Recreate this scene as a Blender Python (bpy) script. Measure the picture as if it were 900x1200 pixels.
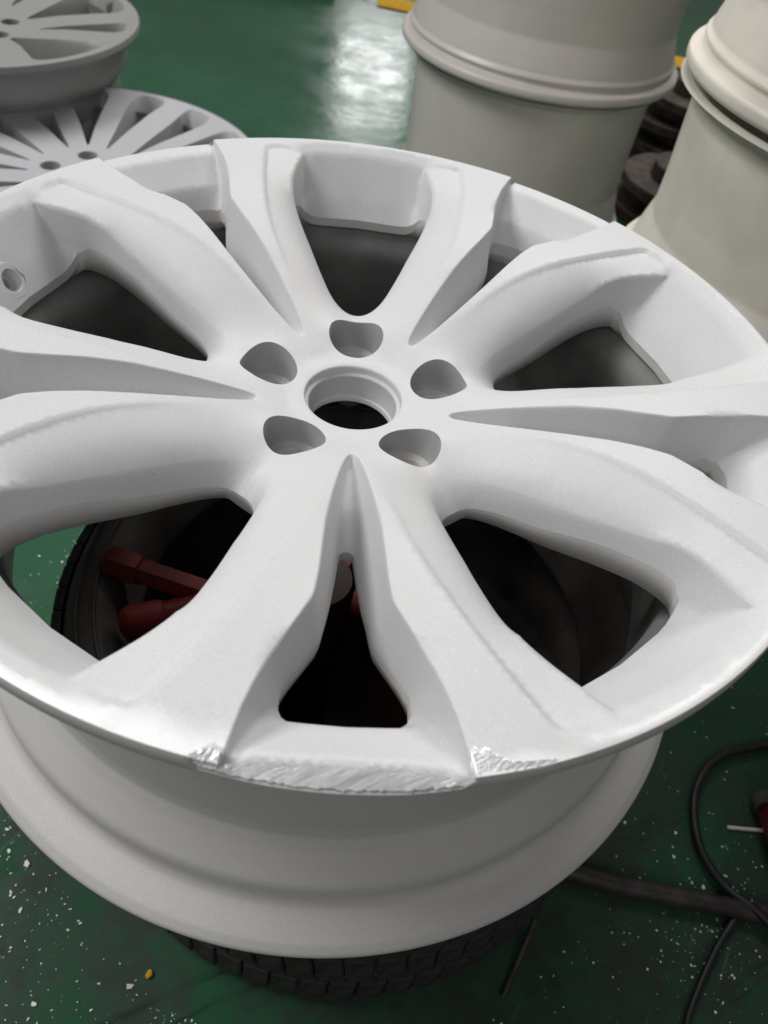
import bpy, bmesh, math, random
import numpy as np
from mathutils import Vector, Matrix
from mathutils.geometry import delaunay_2d_cdt
random.seed(7); rng = np.random.default_rng(7)
for o in list(bpy.data.objects): bpy.data.objects.remove(o)
S = bpy.context.scene; C = S.collection
R_ = math.radians

# ------------------------------------------------------------------ camera
cd = bpy.data.cameras.new('camera'); cam = bpy.data.objects.new('camera', cd); C.objects.link(cam)
cam.location = (-0.02338, -0.39176, 0.27206)
cam.rotation_euler = (R_(42.742), R_(-7.326), R_(-0.307))
cd.sensor_fit = 'VERTICAL'; cd.sensor_height = 36; cd.lens = 927.98 / 1200 * 36
cd.clip_start = 0.01; cd.clip_end = 200
cd.dof.use_dof = True; cd.dof.focus_distance = 0.47; cd.dof.aperture_fstop = 10.0
S.camera = cam
S.render.resolution_x = 768; S.render.resolution_y = 1024

# ------------------------------------------------------------------ light
W = bpy.data.worlds.new('World'); S.world = W; W.use_nodes = True
W.node_tree.nodes['Background'].inputs[0].default_value = (1.0, 0.985, 0.98, 1)
W.node_tree.nodes['Background'].inputs[1].default_value = 0.095
def area(name, loc, target, sx, sy, power, col=(1, 1, 1)):
    l = bpy.data.lights.new(name, 'AREA'); l.shape = 'RECTANGLE'; l.size = sx; l.size_y = sy
    l.energy = power; l.color = col
    o = bpy.data.objects.new(name, l); C.objects.link(o); o.location = loc
    o.rotation_euler = (Vector(target) - Vector(loc)).to_track_quat('-Z', 'Y').to_euler()
    return o
area('overhead_light', (-2.0, 0.45, 2.1), (0, 0, -.1), 1.4, 1.0, 52, (1, 0.995, 0.99))
area('overhead_light', (1.3, 2.5, 2.4), (0.1, 0.0, -.1), 1.4, 1.0, 38, (1, 0.975, 0.95))
area('overhead_light', (0.1, 1.9, 2.4), (0.0, 0.2, 0), 1.6, 1.0, 27, (1, 0.995, 0.99))
area('overhead_light', (-0.6, -2.2, 2.0), (0.0, 0.0, -.2), 1.8, 1.2, 13, (1, 0.985, 0.98))  # front fill, added to light the barrel and window walls; no source seen
area('doorway_lamp', (0.25, 7.6, 1.45), (0.0, 1.8, -0.5), 0.62, 0.8, 10, (1, 1, 1))
S.view_settings.view_transform = 'Standard'; S.view_settings.look = 'None'
S.view_settings.exposure = 0.13; S.view_settings.gamma = 1; S.view_settings.use_curve_mapping = False
S.render.engine = 'CYCLES'

# ------------------------------------------------------------------ helpers
def tag(o, label=None, cat=None, group=None, kind=None):
    for k, v in (('label', label), ('category', cat), ('group', group), ('kind', kind)):
        if v: o[k] = v
    return o
def empty(name, loc=(0, 0, 0), rz=0):
    o = bpy.data.objects.new(name, None); C.objects.link(o); o.location = loc; o.rotation_euler = (0, 0, rz)
    o.empty_display_size = 0.05
    return o
def link(name, me, mat, parent=None):
    o = bpy.data.objects.new(name, me); C.objects.link(o)
    if mat is not None and len(me.materials) == 0: me.materials.append(mat)
    if parent: o.parent = parent
    return o
def mesh(name, verts, faces, smooth=True, sharp=None):
    me = bpy.data.meshes.new(name); me.from_pydata([tuple(map(float, v)) for v in verts], [], [tuple(map(int, f)) for f in faces]); me.update()
    if smooth:
        me.polygons.foreach_set('use_smooth', [True] * len(me.polygons))
        if sharp: me.set_sharp_from_angle(angle=R_(sharp))
    return me
def revolve(prof, n=256, sharp=40, wob=None):
    """closed or open (r,z) profile -> mesh about z"""
    V = []; F = []; m = len(prof)
    for i in range(n):
        a = 2 * math.pi * i / n; c, s = math.cos(a), math.sin(a)
        for (r, z) in prof:
            if wob: r, z = wob(r, z, a)
            V.append((r * c, r * s, z))
    for i in range(n):
        j = (i + 1) % n
        for k in range(m - 1):
            F.append((i * m + k, j * m + k, j * m + k + 1, i * m + k + 1))
    return mesh('revolve', V, F, True, sharp)
def rounded(prof, step=0.0025, it=2):
    """resample a polyline and soften its corners"""
    out = [prof[0]]
    for a, b in zip(prof[:-1], prof[1:]):
        n = max(1, int(math.dist(a, b) / step))
        for k in range(1, n + 1): out.append((a[0] + (b[0] - a[0]) * k / n, a[1] + (b[1] - a[1]) * k / n))
    for _ in range(it):
        out = [out[0]] + [((p[0] + 2 * q[0] + r[0]) / 4, (p[1] + 2 * q[1] + r[1]) / 4) for p, q, r in zip(out, out[1:], out[2:])] + [out[-1]]
    return out
def tube(path, rad, n=14, cap=True):
    P = [Vector(p) for p in path]; V = []; F = []
    up = Vector((0, 0, 1)); m = len(P)
    for i, q in enumerate(P):
        t = (P[min(i + 1, m - 1)] - P[max(i - 1, 0)]).normalized()
        u = t.cross(up); u = u.normalized() if u.length > 1e-4 else Vector((1, 0, 0)); w = u.cross(t)
        rr = rad[i] if isinstance(rad, (list, tuple)) else rad
        for k in range(n):
            a = 2 * math.pi * k / n; V.append(q + (u * math.cos(a) + w * math.sin(a)) * rr)
    for i in range(m - 1):
        for k in range(n):
            l = (k + 1) % n; F.append((i * n + k, i * n + l, (i + 1) * n + l, (i + 1) * n + k))
    if cap: F.append(tuple(range(n))[::-1]); F.append(tuple(range((m - 1) * n, m * n)))
    return mesh('tube', V, F, True, 50)
def smooth_path(pts, n=8):
    out = []
    for i in range(len(pts) - 1):
        p0, p1, p2, p3 = (Vector(pts[max(i - 1, 0)]), Vector(pts[i]), Vector(pts[i + 1]), Vector(pts[min(i + 2, len(pts) - 1)]))
        for k in range(n):
            t = k / n
            out.append(0.5 * ((2 * p1) + (p2 - p0) * t + (2 * p0 - 5 * p1 + 4 * p2 - p3) * t * t + (3 * p1 - p0 - 3 * p2 + p3) * t ** 3))
    out.append(Vector(pts[-1])); return out

# ------------------------------------------------------------------ materials
class NT:
    def __init__(s, name):
        s.m = bpy.data.materials.new(name); s.m.use_nodes = True; s.t = s.m.node_tree
        s.b = s.t.nodes['Principled BSDF']
    def n(s, typ, **kw):
        q = s.t.nodes.new('ShaderNode' + typ)
        for k, v in kw.items():
            if k in q.inputs.keys(): s.set(q, k, v)
            else: setattr(q, k, v)
        return q
    def set(s, q, k, v):
        if isinstance(v, bpy.types.NodeSocket): s.t.links.new(v, q.inputs[k])
        else: q.inputs[k].default_value = v
    def p(s, **kw):
        for k, v in kw.items(): s.set(s.b, k.replace('_', ' '), v)
    def math(s, op, a, b=None, clamp=False):
        q = s.t.nodes.new('ShaderNodeMath'); q.operation = op; q.use_clamp = clamp
        s.set(q, 0, a)
        if b is not None: s.set(q, 1, b)
        return q.outputs[0]
    def ramp(s, v, lo, hi, a=0.0, b=1.0):
        q = s.t.nodes.new('ShaderNodeMapRange'); q.clamp = True; q.interpolation_type = 'SMOOTHSTEP'
        for k, x in zip((0, 1, 2, 3, 4), (v, lo, hi, a, b)): s.set(q, k, x)
        return q.outputs[0]
    def mix(s, f, a, b):
        q = s.t.nodes.new('ShaderNodeMix'); q.data_type = 'RGBA'
        for k, x in ((0, f), (6, a), (7, b)): s.set(q, k, x)
        return q.outputs[2]
    def obj(s): return s.n('TexCoord').outputs['Object']
    def noise(s, scale, detail=4, rough=0.55, vec=None):
        q = s.n('TexNoise', Scale=scale, Detail=detail, Roughness=rough)
        s.t.links.new(vec if vec is not None else s.obj(), q.inputs['Vector']); return q.outputs['Fac']
    def aniso(s, vec, deg, sc):
        a = s.n('Mapping'); a.inputs['Rotation'].default_value = (0, 0, R_(deg)); s.t.links.new(vec, a.inputs[0])
        b = s.n('Mapping'); b.inputs['Scale'].default_value = sc; s.t.links.new(a.outputs[0], b.inputs[0]); return b
    def bump(s, h, strength, dist, normal=None):
        q = s.n('Bump', Strength=strength, Distance=dist, Height=h)
        if normal is not None: s.t.links.new(normal, q.inputs['Normal'])
        return q.outputs[0]
def plain(name, col, rough=0.5, metal=0.0, var=0.15, scale=18, bump=0.0, bscale=120, spec=0.5):
    t = NT(name); f = t.ramp(t.noise(scale, 5), 0.3, 0.7)
    c0 = tuple(x * (1 - var) for x in col) + (1,); c1 = tuple(min(1, x * (1 + var)) for x in col) + (1,)
    t.p(Base_Color=t.mix(f, c0, c1), Roughness=rough, Metallic=metal)
    t.b.inputs['Specular IOR Level'].default_value = spec
    if bump: t.p(Normal=t.bump(t.noise(bscale, 3), bump, 0.001))
    return t.m
def wheel_paint(name, col, sanded=True, rough=0.44):
    t = NT(name); o = t.obj()
    grain = t.noise(2600, 2, 0.6, o); cloud = t.ramp(t.noise(14, 4, 0.5, o), 0.3, 0.75)
    base = t.mix(cloud, (col[0] * 0.955, col[1] * 0.945, col[2] * 0.935, 1), tuple(col) + (1,))
    stain = t.ramp(t.noise(5.5, 6, 0.62, o), 0.50, 0.78); base = t.mix(t.math('MULTIPLY', stain, 0.55), base, (col[0] * 0.86, col[1] * 0.865, col[2] * 0.88, 1))
    speck = t.ramp(t.noise(1100, 3, 0.7, o), 0.30, 0.62)
    base = t.mix(t.math('SUBTRACT', 1.0, speck), base, tuple(x * 0.85 for x in col) + (1,))
    pit = t.ramp(t.noise(210, 2, 0.5, o), 0.775, 0.80); base = t.mix(t.math('MULTIPLY', pit, 0.5), base, (0.25, 0.24, 0.23, 1))
    # metal flakes in the silver-white coat
    vo = t.n('TexVoronoi', Scale=2400.0); t.t.links.new(o, vo.inputs['Vector'])
    fl = t.math('MULTIPLY', t.ramp(vo.outputs['Distance'], 0.28, 0.16), t.ramp(t.n('SeparateColor', Color=vo.outputs['Color']).outputs[0], 0.90, 0.92))
    base = t.mix(t.math('MULTIPLY', fl, 0.6), base, (0.95, 0.95, 0.95, 1))
    metal = t.math('MULTIPLY', fl, 0.6); ro = t.math('SUBTRACT', rough, t.math('MULTIPLY', fl, 0.2))
    if sanded:
        sx = t.n('SeparateXYZ', Vector=o); x, y = sx.outputs[0], sx.outputs[1]
        rad = t.math('SQRT', t.math('ADD', t.math('MULTIPLY', x, x), t.math('MULTIPLY', y, y)))
        ang = t.math('MULTIPLY', t.math('ARCTAN2', x, t.math('MULTIPLY', y, -1.0)), 57.2958)  # 0 = nearest point of the rim, + to the right
        wob = t.noise(38, 5, 0.6, o)
        rr = t.math('ADD', rad, t.math('MULTIPLY', t.math('SUBTRACT', wob, 0.5), 0.022))
        m1 = t.math('MULTIPLY', t.ramp(rr, 0.253, 0.268), t.math('MULTIPLY', t.ramp(ang, -48, -26), t.ramp(ang, -8.5, -10.5)))
        m2 = t.math('MULTIPLY', t.ramp(rr, 0.262, 0.268), t.math('MULTIPLY', t.ramp(ang, 9.5, 10.5), t.ramp(ang, 62, 30)))
        mk = t.math('MAXIMUM', t.math('MULTIPLY', m1, 0.6), t.math('MULTIPLY', m2, 0.3), True)
        base = t.mix(mk, base, (0.86, 0.86, 0.86, 1))
        metal = t.math('MAXIMUM', metal, t.math('MULTIPLY', mk, 0.75)); ro = t.math('SUBTRACT', ro, t.math('MULTIPLY', mk, 0.06))
        # sanding strokes, only in the sanded metal
        mp = t.aniso(o, 62, (900, 60, 60))
        st = t.n('TexNoise', Scale=1.0, Detail=3.0); t.t.links.new(mp.outputs[0], st.inputs['Vector'])
        nb = t.bump(t.math('MULTIPLY', st.outputs['Fac'], mk), 0.35, 0.0004)
        t.p(Normal=t.bump(grain, 0.35, 0.0004, nb))
    else:
        t.p(Normal=t.bump(grain, 0.35, 0.0004))
    t.p(Base_Color=base, Roughness=ro, Metallic=metal)
    t.b.inputs['Specular IOR Level'].default_value = 0.42
    return t.m
def bare_metal():
    t = NT('bare_aluminium'); o = t.obj()
    mp = t.aniso(o, 62, (800, 60, 60))
    st = t.n('TexNoise', Scale=1.0, Detail=5.0, Roughness=0.65); t.t.links.new(mp.outputs[0], st.inputs['Vector'])
    f = t.ramp(st.outputs['Fac'], 0.34, 0.62)
    t.p(Base_Color=t.mix(f, (0.60, 0.60, 0.61, 1), (0.95, 0.95, 0.96, 1)), Metallic=0.5, Roughness=0.30,
        Normal=t.bump(st.outputs['Fac'], 0.45, 0.0004, t.bump(t.noise(1500, 3), 0.2, 0.0003)))
    return t.m
def floor_mat():
    t = NT('green_epoxy'); o = t.obj()
    n1 = t.noise(1.6, 6, 0.6, o); n2 = t.noise(9, 6, 0.65, o); n3 = t.noise(60, 4, 0.6, o)
    base = t.mix(t.ramp(n1, 0.35, 0.65), (0.020, 0.076, 0.040, 1), (0.028, 0.102, 0.053, 1))
    dirt = t.ramp(t.math('ADD', t.math('MULTIPLY', n2, 0.7), t.math('MULTIPLY', n3, 0.3)), 0.34, 0.60)
    sx = t.n('SeparateXYZ', Vector=o)
    near = t.ramp(sx.outputs[1], 0.25, -0.15, 0.12, 1.0)     # dirt and scuffs gather here, and their dark tone also paints the viewer's shade
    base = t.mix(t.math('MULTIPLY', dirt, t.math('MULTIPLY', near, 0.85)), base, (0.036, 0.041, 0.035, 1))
    scr = t.aniso(o, 34, (140, 7, 7))
    sn = t.n('TexNoise', Scale=1.0, Detail=3.0); t.t.links.new(scr.outputs[0], sn.inputs['Vector'])
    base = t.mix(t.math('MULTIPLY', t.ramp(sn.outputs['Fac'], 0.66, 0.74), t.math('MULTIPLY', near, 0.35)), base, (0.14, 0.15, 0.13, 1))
    sc2 = t.aniso(o, -25, (3, 34, 34)); s2 = t.n('TexNoise', Scale=1.0, Detail=5.0, Roughness=0.65); t.t.links.new(sc2.outputs[0], s2.inputs['Vector'])
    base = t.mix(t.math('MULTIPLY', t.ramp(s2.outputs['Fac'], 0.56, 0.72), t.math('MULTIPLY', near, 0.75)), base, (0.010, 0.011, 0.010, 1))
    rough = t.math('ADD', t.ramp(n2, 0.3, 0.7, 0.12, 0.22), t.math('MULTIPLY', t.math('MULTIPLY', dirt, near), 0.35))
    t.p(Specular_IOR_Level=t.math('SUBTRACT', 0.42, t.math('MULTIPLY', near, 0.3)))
    t.p(Base_Color=base, Roughness=rough, Normal=t.bump(n3, 0.10, 0.002, t.bump(t.noise(22, 3, 0.5, o), 0.05, 0.008)))
    return t.m
M = {
    'paint': wheel_paint('white_silver_coat', (0.69, 0.694, 0.70)),
    'barrel': wheel_paint('white_silver_barrel', (0.66, 0.645, 0.63), False, 0.5),
    'metal': bare_metal(),
    'inside': plain('dark_grey_inside', (0.17, 0.168, 0.164), 0.55, 0, 0.35, 12, 0.1, 300),  # inner barrels in a darker grey than the outer coats
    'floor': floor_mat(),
    'rubber': plain('tyre_rubber', (0.085, 0.077, 0.070), 0.75, 0, 0.45, 14, 0.3, 400),
    'rubber_dusty': plain('tyre_tread_rubber', (0.030, 0.029, 0.027), 0.75, 0, 0.5, 60, 0.4, 500),
    'red': plain('red_stand_paint', (0.15, 0.010, 0.009), 0.5, 0, 0.3, 25),
    'reddark': plain('shaded_red_paint', (0.036, 0.012, 0.009), 0.5, 0, 0.4, 25),  # stand red darkened in colour for the shade under the wheel
    'redcap': plain('red_rubber_cap', (0.20, 0.014, 0.011), 0.6, 0, 0.2, 30),
    'pale': wheel_paint('lavender_white_coat', (0.45, 0.45, 0.47), False, 0.5),
    'grey': wheel_paint('grey_coat', (0.29, 0.29, 0.285), False, 0.45),
    'warm': plain('warm_grey_coat', (0.62, 0.585, 0.545), 0.36, 0, 0.06, 5, 0.1, 300),
    'beige': plain('beige_dusty_coat', (0.70, 0.655, 0.575), 0.4, 0, 0.12, 7, 0.15, 200),
    'disc': plain('rusty_disc_iron', (0.075, 0.058, 0.048), 0.65, 0.3, 0.4, 30, 0.3, 300),
    'hose': plain('black_hose_rubber', (0.012, 0.012, 0.012), 0.5, 0, 0.3, 50),
    'pipe': plain('dark_steel_pipe', (0.055, 0.048, 0.045), 0.5, 0.4, 0.4, 40, 0.2, 400),
    'yellow': plain('yellow_floor_paint', (0.55, 0.30, 0.01), 0.85, 0, 0.2, 20),
    'flake': plain('white_flake', (0.75, 0.75, 0.72), 0.6, 0, 0.2, 40),
    'darkwood': plain('dark_board', (0.05, 0.035, 0.028), 0.7, 0, 0.4, 15),
    'seatwall': plain('shaded_pocket_grey', (0.40, 0.40, 0.40), 0.5, 0, 0.1, 30, 0.1, 400),  # pocket shade put into the colour, darker than the wheel coat
    'valve': plain('valve_hole_dark', (0.12, 0.12, 0.12), 0.6),  # dark colour stands in for the unlit depth of the holes
}
FLOOR = -0.50

# ------------------------------------------------------------------ setting
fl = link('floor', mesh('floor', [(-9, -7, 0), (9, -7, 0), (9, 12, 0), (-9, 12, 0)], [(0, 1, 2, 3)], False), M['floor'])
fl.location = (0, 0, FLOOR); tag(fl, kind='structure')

# ------------------------------------------------------------------ the sculpted wheel face: plan triangulation + relaxed heights
TT = np.array([[0.0, -.0445], [.031, -.0442], [.045, -.0425], [.0613, -.0368], [.08, -.0305], [.10, -.0235], [.13, -.0138], [.155, -.0078], [.175, -.0048], [.19, -.0032], [.215, -.0018], [.24, -.0008], [.258, -.0002], [.28, 0.0]])
_r = np.linspace(0, .28, 561); _z = np.interp(_r, TT[:, 0], TT[:, 1])
_zz = np.convolve(np.pad(_z, 12, 'edge'), np.hanning(27)[1:-1] / np.hanning(27)[1:-1].sum(), 'valid')
def zT(r): return float(np.interp(r, _r, _zz))
def pc(r, ph): return np.array([r * math.cos(R_(ph)), r * math.sin(R_(ph))])

class Sheet:
    """half sector 0..phimax, features given in polar (r, phi, z); z None = free"""
    def __init__(s, spacing): s.V = []; s.Z = []; s.E = []; s.h = spacing
    def line(s, pts, closed=False):
        idx = []
        for q in pts: s.V.append(np.array(q[:2], float)); s.Z.append(q[2]); idx.append(len(s.V) - 1)
        for a, b in zip(idx[:-1], idx[1:]): s.E.append((a, b))
        return idx
def dens(pts, h):
    """densify polyline of (x,y,z)"""
    out = [pts[0]]
    for a, b in zip(pts[:-1], pts[1:]):
        n = max(1, int(round(math.dist(a[:2], b[:2]) / h)))
        for k in range(1, n + 1):
            f = k / n; out.append(tuple(a[i] + (b[i] - a[i]) * f if (a[i] is not None and b[i] is not None) else None for i in range(3)))
    return out
def catmull(P, n):
    P = [np.array(q, float) for q in P]; out = []
    for i in range(len(P) - 1):
        p0, p1, p2, p3 = P[max(i - 1, 0)], P[i], P[i + 1], P[min(i + 2, len(P) - 1)]
        for k in range(n):
            t = k / n; out.append(0.5 * ((2 * p1) + (p2 - p0) * t + (2 * p0 - 5 * p1 + 4 * p2 - p3) * t * t + (3 * p1 - p0 - 3 * p2 + p3) * t ** 3))
    out.append(P[-1]); return out
def inpoly(P, poly):
    x, y = P[:, 0], P[:, 1]; ins = np.zeros(len(P), bool); n = len(poly); j = n - 1
    for i in range(n):
        xi, yi = poly[i]; xj, yj = poly[j]
        c = ((yi > y) != (yj > y)) & (x < (xj - xi) * (y - yi) / (yj - yi + 1e-18) + xi)
        ins ^= c; j = i
    return ins
def solve(P, T, zin, pinned, it=900):
    n = len(P); I = []; J = []; Wt = []
    for a, b, c in ((0, 1, 2), (1, 2, 0), (2, 0, 1)):
        u = P[T[:, a]] - P[T[:, c]]; v = P[T[:, b]] - P[T[:, c]]
        cot = (u * v).sum(1) / np.maximum(np.abs(u[:, 0] * v[:, 1] - u[:, 1] * v[:, 0]), 1e-12)
        w = np.clip(cot, -0.3, 20) * 0.5
        I += [T[:, a], T[:, b]]; J += [T[:, b], T[:, a]]; Wt += [w, w]
    I = np.concatenate(I); J = np.concatenate(J); Wt = np.concatenate(Wt)
    D = np.bincount(I, Wt, n); fr = ~pinned
    def Lx(x): return D * x - np.bincount(I, Wt * x[J], n)
    z = zin.copy(); z[fr] = z[pinned].mean()
    r = -Lx(z); r[pinned] = 0; q = r / np.maximum(D, 1e-9); d = q.copy(); rz = (r * q).sum()
    for _ in range(it):
        Ad = Lx(d); Ad[pinned] = 0; den = (d * Ad).sum()
        if den < 1e-22: break
        al = rz / den; z += al * d; r -= al * Ad; q = r / np.maximum(D, 1e-9); rn = (r * q).sum()
        if rn < 1e-18: break
        d = q + rn / rz * d; rz = rn
    return z, (I, J, Wt, D)
def triangulate(sh, region, holes):
    """region: plan polygon of the half sector; holes: list of polygons"""
    lo = np.min(region, 0); hi = np.max(region, 0); h = sh.h; g = []
    y = lo[1]; k = 0
    while y < hi[1]:
        x = lo[0] + (h / 2 if k % 2 else 0)
        while x < hi[0]: g.append((x, y)); x += h
        y += h * 0.866; k += 1
    g = np.array(g) + rng.uniform(-.12, .12, (len(g), 2)) * h
    ok = inpoly(g, region)
    for q in holes: ok &= ~inpoly(g, q)
    g = g[ok]; LV = np.array(sh.V)
    keep = np.ones(len(g), bool)
    for i in range(0, len(g), 400):
        d = np.sqrt(((g[i:i + 400, None] - LV[None]) ** 2).sum(2)).min(1); keep[i:i + 400] = d > 0.62 * h
    g = g[keep]
    allv = [Vector(v) for v in sh.V] + [Vector(v) for v in g]
    ov, oe, of, orig, _, _ = delaunay_2d_cdt(allv, sh.E, [], 0, 2e-6)
    P = np.array([tuple(v) for v in ov]); T = np.array(of)
    Z = np.zeros(len(P)); pin = np.zeros(len(P), bool); nl = len(sh.V)
    for i, l in enumerate(orig):
        for q in l:
            if q < nl and sh.Z[q] is not None: Z[i] = sh.Z[q]; pin[i] = True
    c = P[T].mean(1); ok = inpoly(c, region)
    for q in holes: ok &= ~inpoly(c, q)
    u = P[T[:, 1]] - P[T[:, 0]]; v = P[T[:, 2]] - P[T[:, 0]]; ok &= np.abs(u[:, 0] * v[:, 1] - u[:, 1] * v[:, 0]) > 1.5e-9
    T = T[ok]
    used = np.unique(T); mp = -np.ones(len(P), int); mp[used] = np.arange(len(used))
    return P[used], mp[T], Z[used], pin[used]
def pol2(l): return [tuple(pc(a, b)) + (z,) for a, b, z in l]

def main_face():
    h = 0.0030; sh = Sheet(h)
    # ---- small-window rim edge (top) and its foot / floor / hole edge, as matched pairs
    prs = [((.0605, 0, zT(.0605)), (.0675, 0, -.0412)), ((.0628, 2.6, zT(.063)), (.069, 1.2, -.0415)), ((.072, 4.2, zT(.072)), (.076, 1.9, -.0422)),
           ((.085, 5.2, zT(.085)), (.086, 2.2, -.0435)), ((.098, 5.65, zT(.098)), (.0985, 2.1, -.0455)), ((.112, 5.85, zT(.112)), (.117, 1.8, -.0585)), ((.135, 5.9, zT(.135)), (.139, 2.35, -.0535)),
           ((.155, 5.5, zT(.155)), (.161, 2.95, -.0475)), ((.172, 5.2, zT(.172)), (.175, 3.4, -.042)), ((.188, 5.3, zT(.188)), (.187, 3.8, -.040)),
           ((.202, 6.8, zT(.202)), (.200, 5.5, -.038)), ((.215, 8.0, zT(.215)), (.211, 6.9, -.0365)), ((.224, 8.75, zT(.224)), (.219, 7.45, -.036)), ((.235, 9.35, zT(.235)), (.2262, 7.25, -.0352)),
           ((.247, 9.72, zT(.247)), (.2405, 8.65, -.0215)), ((.262, 9.87, zT(.262)), (.262, 9.45, -.0060)), ((.2708, 9.9, zT(.27)), (.2708, 9.55, -.0034))]
    E = dens(pol2([p[0] for p in prs[:1]]) + [], h)
    EE = []; KK = []
    for (a0, b0), (a1, b1) in zip(prs[:-1], prs[1:]):
        A0, B0, A1, B1 = [np.array(tuple(pc(q[0], q[1])) + (q[2],)) for q in (a0, b0, a1, b1)]
        n = max(2, int(round(np.linalg.norm(A1[:2] - A0[:2]) / 0.0022)))
        for k in range(n): EE.append(A0 + (A1 - A0) * k / n); KK.append(B0 + (B1 - B0) * k / n)
    EE.append(A1); KK.append(B1); EE = np.array(EE); KK = np.array(KK)
    def soften(L, it):
        for _ in range(it): L[1:-1] = (L[:-2] + 2 * L[1:-1] + L[2:]) / 4
        return L
    EE[1:3, 1] = EE[1:3, 1]
    EE = soften(EE, 2); KK = soften(KK, 2)
    for t, f in ((0, 0), (.06, .025), (.14, .09), (.3, .25), (.55, .55), (.8, .82), (1, 1)):
        L = EE * (1 - t) + KK * t; L[:, 2] = EE[:, 2] * (1 - f) + KK[:, 2] * f
        sh.line([tuple(q) for q in L])
    # guard line 1.1 mm outside the edge keeps the top facet flat up to it
    def offs(L, d):
        L = np.array(L); t = np.gradient(L[:, :2], axis=0); t /= np.linalg.norm(t, axis=1)[:, None] + 1e-12
        return L[:, :2] + np.stack([-t[:, 1], t[:, 0]], 1) * d
    G = offs(EE, .0011)[3:-1]
    sh.line([(x, y, zT(math.hypot(x, y))) for x, y in G])
    # hole of the small window (half outline, ordered) : apex .. matched K part .. outer edge
    rK = np.hypot(KK[:, 0], KK[:, 1]); i0 = int(np.argmax(rK > .1172)); i1 = int(np.argmax(rK > .2258))
    apex = dens(pol2([(.1158, 0, -.0590), (.1161, 1.0, -.0590)]) + [tuple(KK[i0])], .002)
    outer = dens([tuple(KK[i1])] + pol2([(.2298, 6.7, -.036), (.2320, 5.7, -.036), (.2328, 4.2, -.036), (.2330, 2, -.036), (.2330, 0, -.036)]), .0025)
    sh.line(apex); sh.line(outer)
    holeS = [q[:2] for q in apex] + [tuple(q[:2]) for q in KK[i0 + 1:i1]] + [q[:2] for q in outer]
    # ledge and lip of the small window
    i2 = int(np.argmin(np.abs(rK - .2400))); i3 = int(np.argmin(np.abs(rK - .2620)))
    sh.line(dens([tuple(KK[i2])] + pol2([(.2392, 7, -.0212), (.2388, 4, -.0212), (.2388, 0, -.0212)]), h))
    sh.line(dens([tuple(KK[i3])] + pol2([(.2612, 8, -.0052), (.2606, 5, -.005), (.2606, 0, -.005)]), h))
    # ---- crease between raised facet and scoop
    c1 = [(.075, 7.3), (.10, 8.3), (.125, 9.3), (.152, 10.5), (.17, 11.7), (.19, 13.2), (.212, 14.9), (.231, 16.3), (.246, 17.3), (.2555, 18.05), (.2595, 18.9), (.2603, 20.3), (.2598, 22), (.258, 23.6)]
    C1 = np.array([tuple(pc(a, b)) + (zT(a),) for a, b in c1]); C1 = np.array(catmull(C1, 10))
    for q in C1: q[2] = zT(math.hypot(q[0], q[1]))
    n1 = len(C1); C1[-24:, 2] -= np.linspace(0, .003, 24)
    sh.line([tuple(q) for q in C1])
    O = offs(C1, .0015); rr = np.hypot(C1[:, 0], C1[:, 1])
    st = np.interp(rr, [.095, .13, .19, .235, .2595], [.0003, .0011, .0021, .0027, .0024]); st[-32:] *= np.linspace(1, .25, 32)
    k0 = int(np.argmax(rr > .098))
    sh.line([(O[i][0], O[i][1], C1[i][2] - st[i]) for i in range(k0, n1 - 2)])
    SM = True
    # ---- big-window ridge and wall
    wp = [((.0860, 36, -.0438), (.1030, 36, -.0555)), ((.0875, 32, -.0430), (.1034, 33.0, -.0555)), ((.093, 28.6, -.0408), (.1062, 30.0, -.0550)), ((.103, 25.9, -.0362), (.1128, 27.6, -.0538)),
          ((.117, 24.0, -.0308), (.1240, 25.7, -.0515)), ((.14, 22.4, -.0258), (.1420, 24.1, -.0485)), ((.16, 21.5, -.0222), (.1620, 22.9, -.0420)), ((.178, 21.1, -.0190), (.1800, 22.0, -.0370)), ((.195, 20.9, -.0160), (.1960, 21.7, -.0340)),
          ((.210, 21.1, -.0124), (.2100, 21.75, -.0315)), ((.224, 21.8, -.0090), (.2200, 22.3, -.0310)), ((.235, 22.7, -.0072), (.2272, 23.6, -.0345)), ((.245, 23.7, -.0064), (.2380, 24.85, -.0300)),
          ((.251, 24.3, -.0063), (.2478, 24.98, -.0160)), ((.2548, 24.75, -.0064), (.2558, 24.85, -.0068))]
    WW = []; HH = []; SS = []
    for i, ((a0, b0), (a1, b1)) in enumerate(zip(wp[:-1], wp[1:])):
        pass
    A = catmull([tuple(pc(a[0], a[1])) + (a[2],) for a, b in wp], 7); B = catmull([tuple(pc(b[0], b[1])) + (b[2],) for a, b in wp], 7)
    WW = np.array(A); HH = np.array(B); rw = np.hypot(WW[:, 0], WW[:, 1]); soft = np.interp(rw, [.13, .20], [1, 0])
    WW[0, :2] = pc(.0860, 36); HH[0, :2] = pc(.1030, 36)
    for t in (0, .14, .28, .42, .56, .7, .85, 1):
        f = soft * t ** 1.4 + (1 - soft) * t
        L = WW * (1 - t) + HH * t; L[:, 2] = WW[:, 2] * (1 - f) + HH[:, 2] * f
        sh.line([tuple(q) for q in L])
    ih = 11 * 7
    cr_ = np.hypot(C1[:110, 0], C1[:110, 1]); cp_ = np.degrees(np.arctan2(C1[:110, 1], C1[:110, 0])); ow = np.argsort(rw); pw = np.degrees(np.arctan2(WW[:, 1], WW[:, 0]))
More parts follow.
